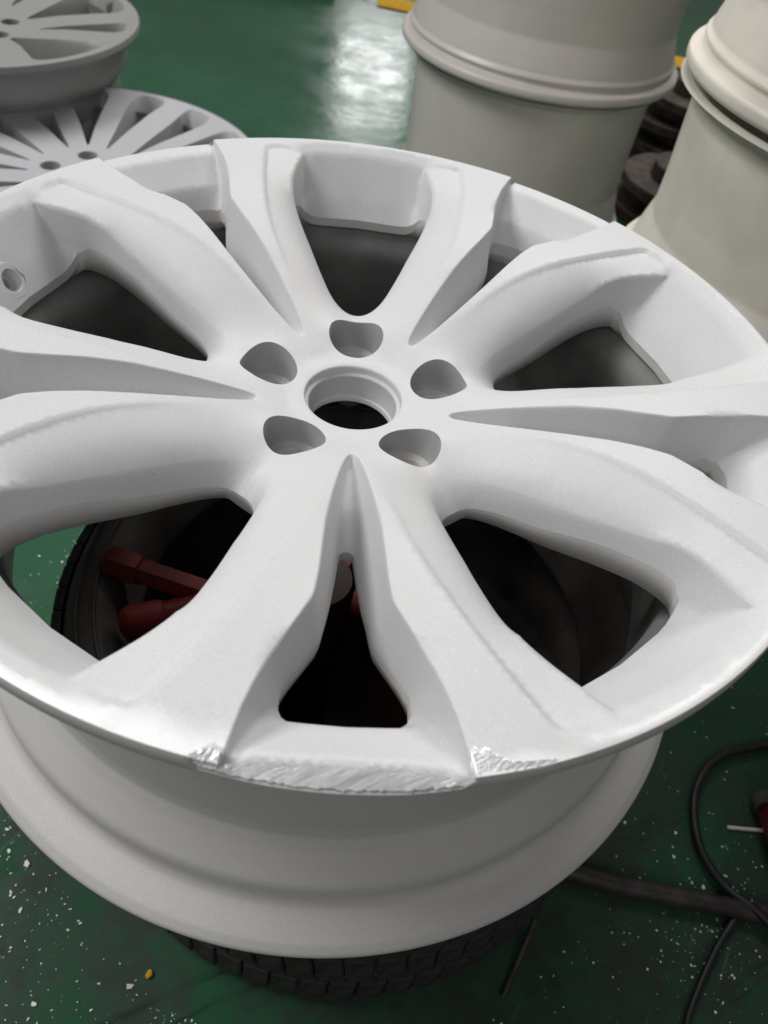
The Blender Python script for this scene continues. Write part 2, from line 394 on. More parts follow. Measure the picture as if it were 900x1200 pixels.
    for frac, drop in ((.38, .27), (.72, .62)):
        L = []
        for q in np.arange(.118, .2305, .003):
            pa = float(np.interp(q, cr_, cp_)); pb = float(np.interp(q, rw[ow], pw[ow])); za = zT(q) - float(np.interp(q, [.095, .13, .19, .235], [.0003, .0009, .0016, .0021])); zb_ = float(np.interp(q, rw[ow], WW[ow, 2]))
            L.append((q, pa + (pb - pa) * frac, za + (zb_ - za) * drop))
        sh.line(pol2(L))
    hb = dens([tuple(HH[ih])] + pol2([(.2284, 24.8, -.0405), (.2289, 26.2, -.0440), (.2290, 28, -.045), (.2290, 36, -.045)]), .003)
    sh.line(hb)
    holeB = [tuple(pc(.1, 36.8))] + [tuple(q[:2]) for q in HH[:ih]] + [q[:2] for q in hb] + [tuple(pc(.2290, 36.8))]
    # soft break in the band and the inner edge of the lip
    sh.line(dens([tuple(HH[-1])] + pol2([(.2582, 28, -.0052), (.2588, 31, -.005), (.2588, 36, -.005)]), h))
    sh.line(dens([tuple(HH[int(12 * 7)])] + pol2([(.2380, 28, -.0315), (.2380, 36, -.0315)]), h))
    # ---- lip outer edge, bore, lug
    sh.line(dens(pol2([(.2708, a, -.0034) for a in np.linspace(0, 9.55, 14)]), h)); sh.line(dens(pol2([(.2708, a, 0) for a in np.linspace(9.9, 36, 40)]), h))
    sh.line(dens(pol2([(.2680, a, .0004) for a in np.linspace(19.5, 36, 26)]), h))
    sh.line(pol2([(.0312, a, -.0446) for a in np.linspace(0, 36, 13)])); sh.line(pol2([(.0328, a, -.0440) for a in np.linspace(0, 36, 13)]))
    sh.line(pol2([(.042, a, -.0432) for a in np.linspace(0, 24, 8)]))
    lc = pc(.0575, 36); ur = pc(1, 36); ut = np.array([-ur[1], ur[0]]); lug = []
    for k in range(25):
        a = math.pi * k / 24       # half outline on the phi<36 side, from outside to inside
        ca, sa = math.cos(a), math.sin(a)
        rad = .0180 * (1 + .012 * math.cos(2 * a)); q = lc + ur * ca * rad - ut * sa * rad * 1.03
        lug.append((q[0], q[1], None))
    sh.line(lug)
    sh.line([tuple(lc + ((np.array(q[:2]) - lc) * 1.07)) + (None,) for q in lug])
    lugpoly = [tuple(lc + ur * .0195 + ut * .002)] + [q[:2] for q in lug] + [tuple(lc - ur * .0180 + ut * .002)]
    # symmetry borders
    sh.line(dens(pol2([(.0312, 0, None), (.0328, 0, None), (.042, 0, None), (.0605, 0, None)]), h)); sh.line(dens(pol2([(.0675, 0, None), (.1158, 0, None)]), h)); sh.line(dens(pol2([(.233, 0, None), (.2388, 0, None), (.2606, 0, None), (.2708, 0, None)]), h))
    lq = lambda q: tuple(lc + ((np.array(q[:2]) - lc) * 1.07)) + (None,)
    sh.line(dens(pol2([(.0312, 36, None), (.0328, 36, None)]) + [lq(lug[-1]), tuple(lug[-1])], h)); sh.line(dens([tuple(lug[0]), lq(lug[0]), tuple(pc(.0860, 36)) + (None,)], h)); sh.line(dens(pol2([(.2290, 36, None), (.2380, 36, None), (.2588, 36, None), (.2680, 36, None), (.2708, 36, None)]), h))
    region = [tuple(pc(.0312, a)) for a in np.linspace(36, 0, 13)] + [tuple(pc(.2708, a)) for a in np.linspace(0, 36, 54)]
    region = [tuple(np.array(q) * (1 - 1e-6 if i < 13 else 1 + 1e-6)) for i, q in enumerate(region)]
    P, T, Z, pin = triangulate(sh, region, [holeS, holeB, lugpoly])
    z, (I, J, Wt, D) = solve(P, T, Z, pin)
    # soften the cast hub and the inner spokes
    r = np.hypot(P[:, 0], P[:, 1]); ph = np.degrees(np.arctan2(P[:, 1], P[:, 0]))
    def curve(L):
        q = np.hypot(L[:, 0], L[:, 1]); p_ = np.degrees(np.arctan2(L[:, 1], L[:, 0])); o_ = np.argsort(q); return np.interp(r, q[o_], p_[o_])
    wph = curve(WW); hph = np.maximum(curve(HH[:ih + 1]), wph + .2); tw = (ph - wph) / (hph - wph); tw[r < .086] = 0
    sm = np.interp(r, [.034, .046, .20, .232], [0, 1, 1, 0]) * np.interp(ph, [7.2, 9.5], [0, 1]) * (lambda b_: b_ * np.interp(tw, [.45, .75], [1, 0]) + (1 - b_) * np.interp(tw, [.12, .40], [1, 0]))(np.interp(r, [.105, .15], [1, 0]))
    sm *= 1 - np.interp(tw, [-.7, -.15], [0, 1]) * np.interp(r, [.16, .208], [0, 1])
    crease = curve(C1[:110])
    sm *= 1 - np.interp(np.abs(ph - crease - .25) * r * .01745, [.0025, .0045], [1, 0]) * np.interp(r, [.09, .115], [0, 1])
    cnt = np.maximum(np.bincount(I, minlength=len(P)), 1)
    for _ in range(26):
        z = z + sm * 0.6 * (np.bincount(I, Wt * z[J], len(P)) / np.maximum(D, 1e-9) - z)
    return P, T, z, lc

def boundary(T):
    from collections import Counter
    c = Counter(); d = {}
    for t in T:
        for a, b in ((t[0], t[1]), (t[1], t[2]), (t[2], t[0])):
            k = (min(a, b), max(a, b)); c[k] += 1; d[k] = (a, b)
    return [d[k] for k, n in c.items() if n == 1]

def full_wheel_sheet(P, T, z, nsec=5, start=-90.0):
    """mirror + repeat a half sector; returns verts (n,3), faces, per-face sector/side"""
    # orientation: make CCW
    u = P[T[:, 1]] - P[T[:, 0]]; v = P[T[:, 2]] - P[T[:, 0]]; fl = (u[:, 0] * v[:, 1] - u[:, 1] * v[:, 0]) < 0
    T = T.copy(); T[fl] = T[fl][:, ::-1]
    half = 180.0 / nsec
    r = np.hypot(P[:, 0], P[:, 1]); ph = np.degrees(np.arctan2(P[:, 1], P[:, 0]))
    ph = np.where(np.abs(ph) < 2e-4 / np.maximum(r, .01) * 1, 0, ph); ph = np.where(np.abs(ph - half) < 2e-4 / np.maximum(r, .01), half, ph)
    key = {}; V = []; F = []; info = []
    for s in range(nsec):
        for sg in (1, -1):
            a = np.radians(start + s * 2 * half + sg * ph); X = np.stack([r * np.cos(a), r * np.sin(a), z], 1); ids = np.empty(len(P), int)
            for i, q in enumerate(X):
                k = None
                if ph[i] == 0: k = ('a', s, i)
                elif ph[i] == half: k = ('b', (s if sg == 1 else s - 1) % nsec, i)
                if k is not None and k in key: ids[i] = key[k]
                else:
                    V.append(q); ids[i] = len(V) - 1
                    if k is not None: key[k] = ids[i]
            Tt = T if sg == 1 else T[:, ::-1]
            F.append(ids[Tt]); info += [(s, sg)] * len(T)
    return np.array(V), np.concatenate(F), info
def vnormals(V, F):
    n = np.cross(V[F[:, 1]] - V[F[:, 0]], V[F[:, 2]] - V[F[:, 0]]); N = np.zeros_like(V)
    ln = np.linalg.norm(n, axis=1, keepdims=True)
    for k in range(3):
        e1 = V[F[:, (k + 1) % 3]] - V[F[:, k]]; e2 = V[F[:, (k + 2) % 3]] - V[F[:, k]]
        a = np.arccos(np.clip((e1 * e2).sum(1) / (np.linalg.norm(e1, axis=1) * np.linalg.norm(e2, axis=1) + 1e-15), -1, 1))
        np.add.at(N, F[:, k], n / (ln + 1e-15) * a[:, None])
    return N / (np.linalg.norm(N, axis=1, keepdims=True) + 1e-15)
def sub_mesh(name, V, F, N, sel):
    f = F[sel]; used = np.unique(f); mp = -np.ones(len(V), int); mp[used] = np.arange(len(used))
    me = mesh(name, V[used], mp[f], True)
    me.normals_split_custom_set_from_vertices([tuple(q) for q in N[used]])
    return me

# damage on the nearest stretch of rim ------------------------------------------------
def vnoise(seed):
    t = np.random.default_rng(seed).uniform(-1, 1, 512)
    def f(x):
        i = np.floor(x).astype(int); u = x - i; u = u * u * (3 - 2 * u); return t[i % 512] * (1 - u) + t[(i + 1) % 512] * u
    return f
nA, nB, nC, nD = vnoise(1), vnoise(2), vnoise(3), vnoise(4)
def cut_top(al):      # radius where the ground chamfer starts
    return .2634 + .0005 * nA(al * 1.1) + .0006 * nB(al * 4.2) + np.interp(al, [-11.9, -9.6, -7, -3, 4.5, 6.5, 9.6], [.0075, .0046, .0020, 0, 0, .0030, .0064])
def cut_z(r, al):
    return -.0058 - (r - .2634 - np.interp(al, [-11.9, -9.6, -7, -3, 4.5, 6.5, 9.6], [.0075, .0046, .0020, 0, 0, .0030, .0064])) * .30
def damage(V):
    r = np.hypot(V[:, 0], V[:, 1]); al = np.degrees(np.arctan2(V[:, 0], -V[:, 1])); z = V[:, 2].copy()
    on = (al > -11.9) & (al < 9.7) & (r > cut_top(al)) & (z > -.03)
    zc = cut_z(r, al) - .0012
    z = np.where(on, np.minimum(z, zc), z); V = V.copy(); V[:, 2] = z
    return V

def build_main():
    root = empty('alloy_wheel', (0, 0, 0))
    tag(root, 'large white five double-spoke alloy wheel with ground metal gouge on the near rim', 'wheel')
    P, T, z, lc = main_face()
    V, F, info = full_wheel_sheet(P, T, z)
    V = damage(V); N = vnormals(V, F)
    c = V[F].mean(1); r = np.hypot(c[:, 0], c[:, 1]); th = np.degrees(np.arctan2(c[:, 1], c[:, 0]))
    sec = np.array([i[0] for i in info]); sg = np.array([i[1] for i in info])
    ph = np.abs((th - (-90 + sec * 72) + 180) % 360 - 180)
    f_in = np.interp(r, [.2262, .2405, .262, .2708], [7.25, 8.65, 9.45, 9.55]); f_out = np.interp(r, [.2262, .2375, .2475, .2558], [23.2, 24.75, 24.95, 24.85])
    band = (r > .2262) & ((ph < f_in) | (ph > f_out)) | (r > .2560)
    hub = r < .086
    # valve hole in the band of the left rear window
    vth = R_(162.9); vpos = None
    bd = band & (r < .255) & (r > .2245)
    k = np.argmin(np.where(bd, (np.degrees(np.abs((np.radians(th) - vth + math.pi) % (2 * math.pi) - math.pi))) + 900 * np.abs(r - .2368), 1e9))
    vpos = c[k]; vn = np.cross(V[F[k, 1]] - V[F[k, 0]], V[F[k, 2]] - V[F[k, 0]]); vn /= np.linalg.norm(vn)
    dv = np.linalg.norm(c - vpos, axis=1); cutv = dv < .0094
    link('hub', sub_mesh('hub', V, F, N, hub), M['paint'], root)
    for s in range(5):
        for g in (1, -1):
            o = link('spoke', sub_mesh('spoke', V, F, N, (sec == s) & (sg == g) & ~band & ~hub), M['paint'], root)
            if s == 0: o['label'] = 'spoke with a torn metal corner at the damaged rim'
    link('rim_lip', sub_mesh('rim_lip', V, F, N, band & ~cutv), M['paint'], root)
    # valve hole cup
    t1 = np.cross(vn, (0, 0, 1)); t1 /= np.linalg.norm(t1); t2 = np.cross(vn, t1); n = 40; rings = []
    for rad, dep in ((.0126, -.0010), (.0116, .0001), (.0078, .0001), (.0072, -.0006), (.0068, -.0075), (.0042, -.0080), (.0040, -.014)):
        rings.append([vpos + (t1 * math.cos(a) + t2 * math.sin(a)) * rad + vn * dep for a in np.linspace(0, 2 * math.pi, n, endpoint=False)])
    vv = [q for R in rings for q in R]; ff = [(a * n + i, a * n + (i + 1) % n, (a + 1) * n + (i + 1) % n, (a + 1) * n + i) for a in range(6) for i in range(n)]
    vh = link('valve_hole', mesh('valve_hole', vv, ff, True, 40), M['paint'], root)
    link('valve_bore', mesh('valve_bore', rings[-1], [tuple(range(n))], False), M['valve'], vh)
    # vertical skirts under the window edges and the back of the casting
    Bv = V.copy(); sk_v = []; sk_f = []
    be = boundary(F); bz = {}
    def skirt(sel, depth, taper=0.0):
        vs = []; fs = []; ids = {}
        for a, b in be:
            if not (sel(a) and sel(b)): continue
            for i in (a, b):
                if i not in ids:
                    d = depth(i); q = V[i].copy(); q[2] -= d; rr = math.hypot(q[0], q[1])
                    ids[i] = len(vs); vs.append(V[i]); vs.append(q)
            fs.append((ids[b], ids[a], ids[a] + 1, ids[b] + 1))
        return vs, fs
    rv = np.hypot(V[:, 0], V[:, 1]); phv = np.abs(((np.degrees(np.arctan2(V[:, 1], V[:, 0])) + 90 + 36) % 72) - 36)
    def dwin(i):
        if phv[i] > 15: return float(np.interp(rv[i], [.2215, .2285], [.0025, .007]))
        return float(np.interp(rv[i], [.215, .2300], [.006, .010]))
    vs, fs = skirt(lambda i: rv[i] > .095 and rv[i] < .24, dwin)
    link('window_edges', mesh('window_edges', vs, fs, True, 50), M['barrel'], root)
    # the back of the spokes, one sheet, kept a little under the window edges
    sel = (r < .236) & (r > .062)
    Vb = V.copy()
    zb = np.interp(rv, [.03, .09, .103, .15, .2, .226, .24], [-.088, -.085, -.0655, -.060, -.050, -.048, -.060])
    for a, b in be:
        for i in (a, b):
            if .095 < rv[i] < .24: zb[i] = V[i, 2] - dwin(i)
    Vb[:, 2] = np.minimum(zb, V[:, 2] - .002)
    link('spoke_backs', mesh('spoke_backs', Vb, F[sel][:, ::-1], True), M['barrel'], root)
    # lug seats
    for k in range(5):
        a = R_(-54 + 72 * k); cx, cy = .0575 * math.cos(a), .0575 * math.sin(a)
        ids = [i for i in set(q for e in be for q in e) if math.hypot(V[i, 0] - cx, V[i, 1] - cy) < .024 and rv[i] > .035]
        ids.sort(key=lambda i: math.atan2(V[i, 1] - cy, V[i, 0] - cx)); n = len(ids); R0 = [V[i] for i in ids]
        spec = ((1.0, 0), (.985, None), (.965, -.056), (.955, -.0590), (.93, -.0602), (.66, -.0612), (.58, -.0660), (.56, -.092))
        rings = [[np.array((cx + (q[0] - cx) * s_, cy + (q[1] - cy) * s_, q[2] if zz == 0 else (q[2] - .0016 if zz is None else zz))) for q in R0] for s_, zz in spec]
        def strip(i0, i1):
            vv = [q for R in rings[i0:i1 + 1] for q in R]
            return mesh('lug', vv, [(g * n + i, g * n + (i + 1) % n, (g + 1) * n + (i + 1) % n, (g + 1) * n + i) for g in range(i1 - i0) for i in range(n)], True, 35)
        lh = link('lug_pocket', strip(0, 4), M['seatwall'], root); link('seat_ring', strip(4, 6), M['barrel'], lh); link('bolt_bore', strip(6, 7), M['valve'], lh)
    # centre bore with cap ledge
    link('centre_bore', revolve([(.0312, -.0446), (.0306, -.0454), (.0302, -.0492), (.0284, -.0500), (.0280, -.0508), (.0283, -.0530), (.0283, -.0660), (.0280, -.0668), (.0272, -.0672), (.0268, -.0680), (.0268, -.0705), (.0300, -.072), (.050, -.076), (.060, -.090)], 128, 30), M['paint'], root)
    # barrel
    pr_out = [(.2700, -.0004), (.2709, -.0008), (.2715, -.0022), (.2715, -.0085), (.2706, -.0108), (.2660, -.0118), (.2520, -.0150), (.2470, -.0200), (.2455, -.040), (.2440, -.052), (.2300, -.066), (.2285, -.075), (.2285, -.158), (.2296, -.1660), (.2345, -.1740), (.2425, -.1845), (.2472, -.1905), (.2486, -.1940), (.2489, -.1985), (.2484, -.2060), (.2490, -.2110), (.2515, -.2150), (.2560, -.2170), (.2640, -.2180), (.2690, -.2192), (.2708, -.2210), (.2716, -.2222), (.2734, -.2228), (.2742, -.2255), (.2735, -.2290), (.2705, -.2310)]
    pr_in = [(.2705, -.2310), (.2620, -.2260), (.2440, -.2180), (.2400, -.2080), (.2360, -.1920), (.2240, -.1760), (.2225, -.1680), (.2215, -.0720), (.2235, -.0660), (.2330, -.0560), (.2355, -.0500), (.2345, -.0400)]
    lipn = 7
    prof = pr_out[:lipn] + rounded(pr_out[lipn - 1:], .0011, 2)[1:]
    def dm(rr, zz, a):
        al = (math.degrees(a) + 90 + 180) % 360 - 180
        low = -.0034 if abs(((math.degrees(a) + 90 + 36) % 72) - 36) < 9.6 else 0
        if zz > -.006: zz += low * max(0, (zz + .006) / .006)
        if -11.9 < al < 9.7 and zz > -.03 and rr > .2600:
            zz = min(zz, float(cut_z(np.array([rr]), np.array([al]))[0]) - .0012)
        return rr, zz
    link('barrel', revolve(prof, 400, 32, dm), M['barrel'], root)
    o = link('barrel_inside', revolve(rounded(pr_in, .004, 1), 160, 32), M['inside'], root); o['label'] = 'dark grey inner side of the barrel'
    # ---- bare-metal gouges
    def patch(name, a0, a1, na, ns, fn, parent):
        vs = []; fs = []
        for i in range(na + 1):
            al = a0 + (a1 - a0) * i / na
            for j in range(ns + 1):
                rr, zz = fn(al, j / ns, i, j); t = R_(al - 90); vs.append((rr * math.cos(t), rr * math.sin(t), zz))
        for i in range(na):
            for j in range(ns): q = i * (ns + 1) + j; fs.append((q, q + ns + 1, q + ns + 2, q + 1))
        me = mesh(name, vs, fs, True); return link(name, me, M['metal'], parent)
    def g1(al, s, i, j):
        ct = float(cut_top(np.array([al]))[0]); rb = .2712 + .0004 * float(nC(np.array([al * 3.0]))[0])
        rr = ct - .0004 + (rb - ct) * s
        zz = float(cut_z(np.array([rr]), np.array([al]))[0])
        e = math.sin(math.pi * min(1, s * 1.02))
        u = 8.0 * (al + 3.6 * s)
        gro = float(nD(np.array([u * 1.3]))[0]) * .00010 + float(nB(np.array([u * 4.1]))[0]) * .00007 + float(nA(np.array([al * 5 + 22 * s]))[0]) * .00006
        zz += (gro + .0002) * (0.25 + .75 * e)
        if s > .985: zz -= .0018
        return rr, zz
    g = patch('ground_gouge', -11.7, 9.4, 420, 26, g1, root); g['label'] = 'bright striped bare metal where the rim was ground away'
    def lipz(rr): return -0.0002
    def g2(al, s, i, j):     # torn corner of the right-hand spoke, trailing off along the edge
        w = float(np.interp(al, [9.75, 10.1, 11.6, 12.6, 14, 17.6], [.0105, .0125, .0120, .0060, .0042, .0015])) * (1 + .14 * float(nC(np.array([al * 2.6]))[0]))
        rr = .2713 - w * (1 - s)
        edge = min(1, min(s / .1, (al - 9.75) / .25, (17.6 - al) / 1.0)); bump = float(nD(np.array([al * 5 + s * 3]))[0]) * .0001 + float(nB(np.array([al * 11 + j * .8]))[0]) * .00008
        zz = .0006 + bump - .0012 * (1 - max(0, edge)) - (.0016 if s > .93 else 0) - .0008 * s
        return rr, zz
    g = patch('torn_corner', 9.75, 17.6, 150, 22, g2, root); g['label'] = 'rough bare metal patch on the right spoke end'
    def g3(al, s, i, j):
        w = float(np.interp(al, [-12.6, -11.6, -10.6, -9.95], [.0010, .0050, .0068, .0040])) * (1 + .2 * float(nC(np.array([al * 4 + 9]))[0]))
        rr = .2713 - w * (1 - s); edge = min(1, min(s / .12, (al + 12.6) / .3, (-9.9 - al) / .25))
        bump = float(nD(np.array([al * 7 + s * 4]))[0]) * .00014 + float(nB(np.array([al * 13 + j]))[0]) * .00013
        zz = .0004 + bump - .0012 * (1 - max(0, edge)) - (.0016 if s > .9 else 0) - .002 * s * s
        return rr, zz
    g = patch('torn_corner', -12.6, -9.95, 60, 16, g3, root); g['label'] = 'ragged bare metal chip on the left spoke end'
    return root
build_main()

# ------------------------------------------------------------------ other wheels
def star_face(wins, rwin=(.085, .232), hubz=-.03, nsec=5, spoke_drop=.0, lug=True):
    """simpler dished face: windows given as (phi_center, half_in, half_out, r_in, r_out)"""
    half = 180 / nsec; h = .0055; sh = Sheet(h); holes = []
    def zs(r): return float(np.interp(r, [.03, .07, .16, .24, .262, .27], [hubz, hubz + .001, hubz * .45, -.004, 0, 0]))
    for (pc_, hi, ho, r0, r1) in wins:
        top = []; n = 34; edge = abs(pc_) < 1e-6 or abs(pc_ - half) < 1e-6; tw_ = 0 if edge else -2.4
        for k in range(n):
            a = 2 * math.pi * k / n; ca, sa = math.cos(a), math.sin(a)
            u = abs(ca) ** .42 * (1 if ca > 0 else -1); v = abs(sa) ** .5 * (1 if sa > 0 else -1)
            top.append((u, v))
        def ring(kr, kp, dz0, dz1):
            out = []
            for u, v in top:
                t_ = (u + 1) / 2; rr = r0 + (r1 - r0) * t_; hw = hi + (ho - hi) * t_ ** .8; cen = pc_ + tw_ * u * abs(u)
                out.append((r0 + .004 * (1 - kr) / .2 + (rr - r0) * kr, cen + hw * v * kp, zs(rr) + dz0 + (dz1 - dz0) * t_))
            return out
        for args in ((1, 1, 0, 0), (.97, .90, -.010, -.006), (.92, .86, -.036, -.022), (.86, .80, -.048, -.044)):
            L = ring(*args)
            if abs(pc_) < 1e-6 or abs(pc_ - half) < 1e-6:
                L = [(q[0], min(max(q[1], 0), half), q[2]) for q in L]
            pts = pol2(L) ; pts = dens(pts + [pts[0]], h * .7)
            if abs(pc_) < 1e-6 or abs(pc_ - half) < 1e-6:
                # keep only the half that lies inside the sector
                pts = [q for q in pts]
            sh.line(pts)
        holes.append([q[:2] for q in pts])
    for r in (.031, .045, .265): sh.line(pol2([(r, a, zs(r)) for a in np.linspace(0, half, max(8, int(r * 120)))]))
    sh.line(pol2([(.2705, a, -.002) for a in np.linspace(0, half, 34)]))
    for r in (.075, .12, .16, .2, .24):   # radial height guides on spokes only
        pts = [(r, a, zs(r)) for a in np.linspace(0, half, int(r * 260))]
        P = np.array([pc(q[0], q[1]) for q in pts])
        okk = np.ones(len(pts), bool)
        for (pc_, hi, ho, r0, r1) in wins:
            for i, q in enumerate(pts):
                if r0 - .004 < q[0] < r1 + .004:
                    hw = hi + (ho - hi) * (q[0] - r0) / (r1 - r0)
                    if abs(q[1] - pc_) < hw + 1.0: okk[i] = False
        for q, k in zip(pol2(pts), okk):
            if k: sh.V.append(np.array(q[:2])); sh.Z.append(q[2])
    if lug:
        lc = pc(.057, half); ur = pc(1, half); ut = np.array([-ur[1], ur[0]]); lg = []
        for k in range(13):
            a = math.pi * k / 12; q = lc + (ur * math.cos(a) - ut * math.sin(a)) * .0155; lg.append((q[0], q[1], hubz + .001))
        sh.line(lg); holes.append([tuple(lc + ur * .0155 + ut * .002)] + [q[:2] for q in lg] + [tuple(lc - ur * .0155 + ut * .002)])
    sh.line(dens(pol2([(.031, 0, None), (.2705, 0, None)]), h)); sh.line(dens(pol2([(.031, half, None), (.2705, half, None)]), h))
    region = [tuple(pc(.031 - 1e-7, a)) for a in np.linspace(half, 0, 9)] + [tuple(pc(.2705 + 1e-7, a)) for a in np.linspace(0, half, 60)]
    P, T, Z, pin = triangulate(sh, region, holes); z, _ = solve(P, T, Z, pin, 400)
    V, F, info = full_wheel_sheet(P, T, z, nsec)
    # skirts
    be = boundary(F); rv = np.hypot(V[:, 0], V[:, 1]); vs = [tuple(q) for q in V]; fs = [tuple(q) for q in F]; ids = {}
    for a, b in be:
        if rv[a] > .268: continue
        for i in (a, b):
            if i not in ids:
                ids[i] = len(vs); q = V[i]; d = .02; vs.append((q[0], q[1], q[2] - d))
        fs.append((b, a, ids[a], ids[b]))
    return mesh('star_face', vs, fs, True, 38)
def barrel_mesh(width, R=.2715, n=128, straight=False):
    w = width
    out = [(R - .001, -.0004), (R, -.003), (R, -.010), (R - .006, -.0125), (R - .020, -.016), (R - .026, -.024), (R - .027, -.24 * w), (R - .030, -.28 * w), (R - .044, -.36 * w), (R - .046, -.52 * w), (R - .040, -.58 * w), (R - .028, -.66 * w), (R - .026, -.70 * w), (R - .026, -.86 * w), (R - .0285, -.885 * w), (R - .027, -.91 * w), (R - .018, -.928 * w), (R - .008, -.945 * w), (R, -.965 * w), (R, -.99 * w), (R - .004, -w)]
    if straight: out = [(R - .012, -.0004), (R - .010, -.004), (R - .012, -.010), (R - .018, -.0125), (R - .022, -.05 * w), (R - .026, -.12 * w), (R - .030, -.5 * w), (R - .030, -.66 * w), (R - .024, -.74 * w), (R - .018, -.83 * w), (R - .0175, -.85 * w), (R - .0120, -.872 * w), (R - .0120, -.885 * w), (R - .0175, -.900 * w), (R - .0175, -.915 * w), (R - .010, -.925 * w), (R - .0015, -.935 * w), (R, -.945 * w), (R, -.985 * w), (R - .004, -w)]
    inn = [(R - .004, -w), (R - .030, -.95 * w), (R - .034, -.66 * w), (R - .052, -.56 * w), (R - .052, -.34 * w), (R - .038, -.2 * w), (R - .04, -.10 * w)]
    return revolve(out[:4] + rounded(out[3:], .0022, 1)[1:], n, 32), revolve(rounded(inn, .01, 1), n, 32)
FACE = {}
def wheel(loc, face, mat, width, label, group=None, rz=0, scale=1.0, flip=False, name='alloy_wheel'):
    o = empty(name, loc, rz); o.scale = (scale,) * 3; tag(o, label, 'wheel', group)
    if flip: o.rotation_euler = (math.pi, 0, rz); o.location = (loc[0], loc[1], loc[2] - width * scale)
    if ('b', width) not in FACE: FACE[('b', width)] = barrel_mesh(width, straight=width > .24)
    def add(nm, me, mat=mat):
        c = link(nm, me, None, o)
        if len(me.materials) == 0: me.materials.append(mat)
        c.material_slots[0].link = 'OBJECT'; c.material_slots[0].material = mat
        return c
    add('spoke_face', FACE[face]); add('barrel', FACE[('b', width)][0]); add('barrel_inside', FACE[('b', width)][1], M['inside'])
    if 'bore' not in FACE: FACE['bore'] = revolve([(.031, -.030), (.029, -.032), (.029, -.07), (.05, -.07)], 48, 30)
    add('centre_bore', FACE['bore'])
    return o
FACE['fan'] = star_face([(13.0, 1.8, 7.4, .084, .257), (36, 1.6, 9.4, .088, .258)], hubz=-.03)
FACE['twin'] = star_face([(0.0, 1.5, 7.0, .105, .252), (36, 4.0, 19.0, .088, .256)], hubz=-.028)
wheel((-.392, .79, -.278), 'fan', M['pale'], .215, 'pale lavender-white wheel with many narrow spokes on the green floor', rz=R_(12), scale=.958)
wheel((-.632, 1.095, -.20), 'twin', M['grey'], .235, 'grey painted wheel lying behind the lavender-white wheel', rz=R_(20), scale=.965)

G1 = 'stack of warm grey wheels'; G2 = 'stack of dusty beige wheels'
wheel((.339, 1.256, .045), 'twin', M['warm'], .25, 'upper warm grey wheel of the stack beside the floor glare', G1, R_(15), .96)
wheel((.339, 1.256, -.200), 'twin', M['warm'], .325, 'lower warm grey wheel in the stack beside the floor glare', G1, R_(40), .92)
wheel((.607, .515, .25), 'twin', M['beige'], .25, 'upper dusty beige wheel of the stack at the right edge', G2, R_(0), .96)
wheel((.607, .515, .0), 'twin', M['beige'], .25, 'dusty beige wheel under the right edge stack top', G2, R_(33), .96)
wheel((.607, .515, -.248), 'twin', M['beige'], .25, 'lowest dusty beige wheel of the right stack, on the floor', G2, R_(33), .96)

# ------------------------------------------------------------------ tyre under the wheel
TX, TY, TZ0, TH, TR = .036, .010, FLOOR, .256, .283
tyre = empty('tyre', (TX, TY, TZ0)); tyre.scale = (.885, .885, 1); tag(tyre, 'black tyre lying flat on the floor under the white wheel', 'tyre')
def zt(f): return TH * f
side = [(.225, zt(.90)), (.232, zt(.955)), (.245, zt(.99)), (.258, zt(.985)), (.270, zt(.955)), (.277, zt(.90)), (.280, zt(.82)), (.281, zt(.5)), (.280, zt(.18)), (.277, zt(.10)), (.270, zt(.045)), (.258, zt(.015)), (.245, zt(.01)), (.225, zt(.10)), (.215, zt(.2)), (.2155, zt(.22)), (.235, zt(.16)), (.262, zt(.2)), (.268, zt(.5)), (.262, zt(.8)), (.235, zt(.84)), (.2155, zt(.78)), (.215, zt(.80)), (.225, zt(.90))]
link('carcass', revolve(rounded(side, .004, 1), 160, 40), M['rubber'], tyre)
def block(w, h, d, sk):
    V = []; b = .0012
    for (x, r) in ((0, .2795), (0, .2795 + d - b), (b, .2795 + d)):
        pass
    a = w / 2
    for rr, ins in ((.278, 0), (.2795 + d - .0015, 0), (.2795 + d, .0013)):
        for sx, sz in ((-1, -1), (1, -1), (1, 1), (-1, 1)):
            V.append((rr, sx * (a - ins) + sz * sk, sz * (h / 2 - ins)))
    F = [(8, 9, 10, 11)]
    for L in (0, 4):
        for k in range(4): F.append((L + k, L + (k + 1) % 4, L + 4 + (k + 1) % 4, L + 4 + k))
    return mesh('tread_block', V, F, False)
NB = 68; pitch = 2 * math.pi * .285 / NB
rows = [(zt(.845), .034, .0), (zt(.655), .050, .004), (zt(.42), .058, -.004), (zt(.17), .050, 0)]
for zc, hh, sk in rows:
    me = block(pitch * .90, hh, .0072, sk); me.materials.append(M['rubber_dusty'])
    for k in range(NB):
        o = bpy.data.objects.new('tread_block', me); C.objects.link(o); o.parent = tyre
        o.location = (0, 0, zc); o.rotation_euler = (0, 0, 2 * math.pi * (k + (.4 if sk else 0)) / NB)
# sidewall ribs
for rr in (.247, .262):
    link('sidewall_rib', revolve([(rr - .0015, zt(.985)), (rr - .001, zt(1.004) if rr < .25 else zt(.998)), (rr + .001, zt(1.004) if rr < .25 else zt(.996)), (rr + .0015, zt(.97))], 128, 40), M['rubber'], tyre)

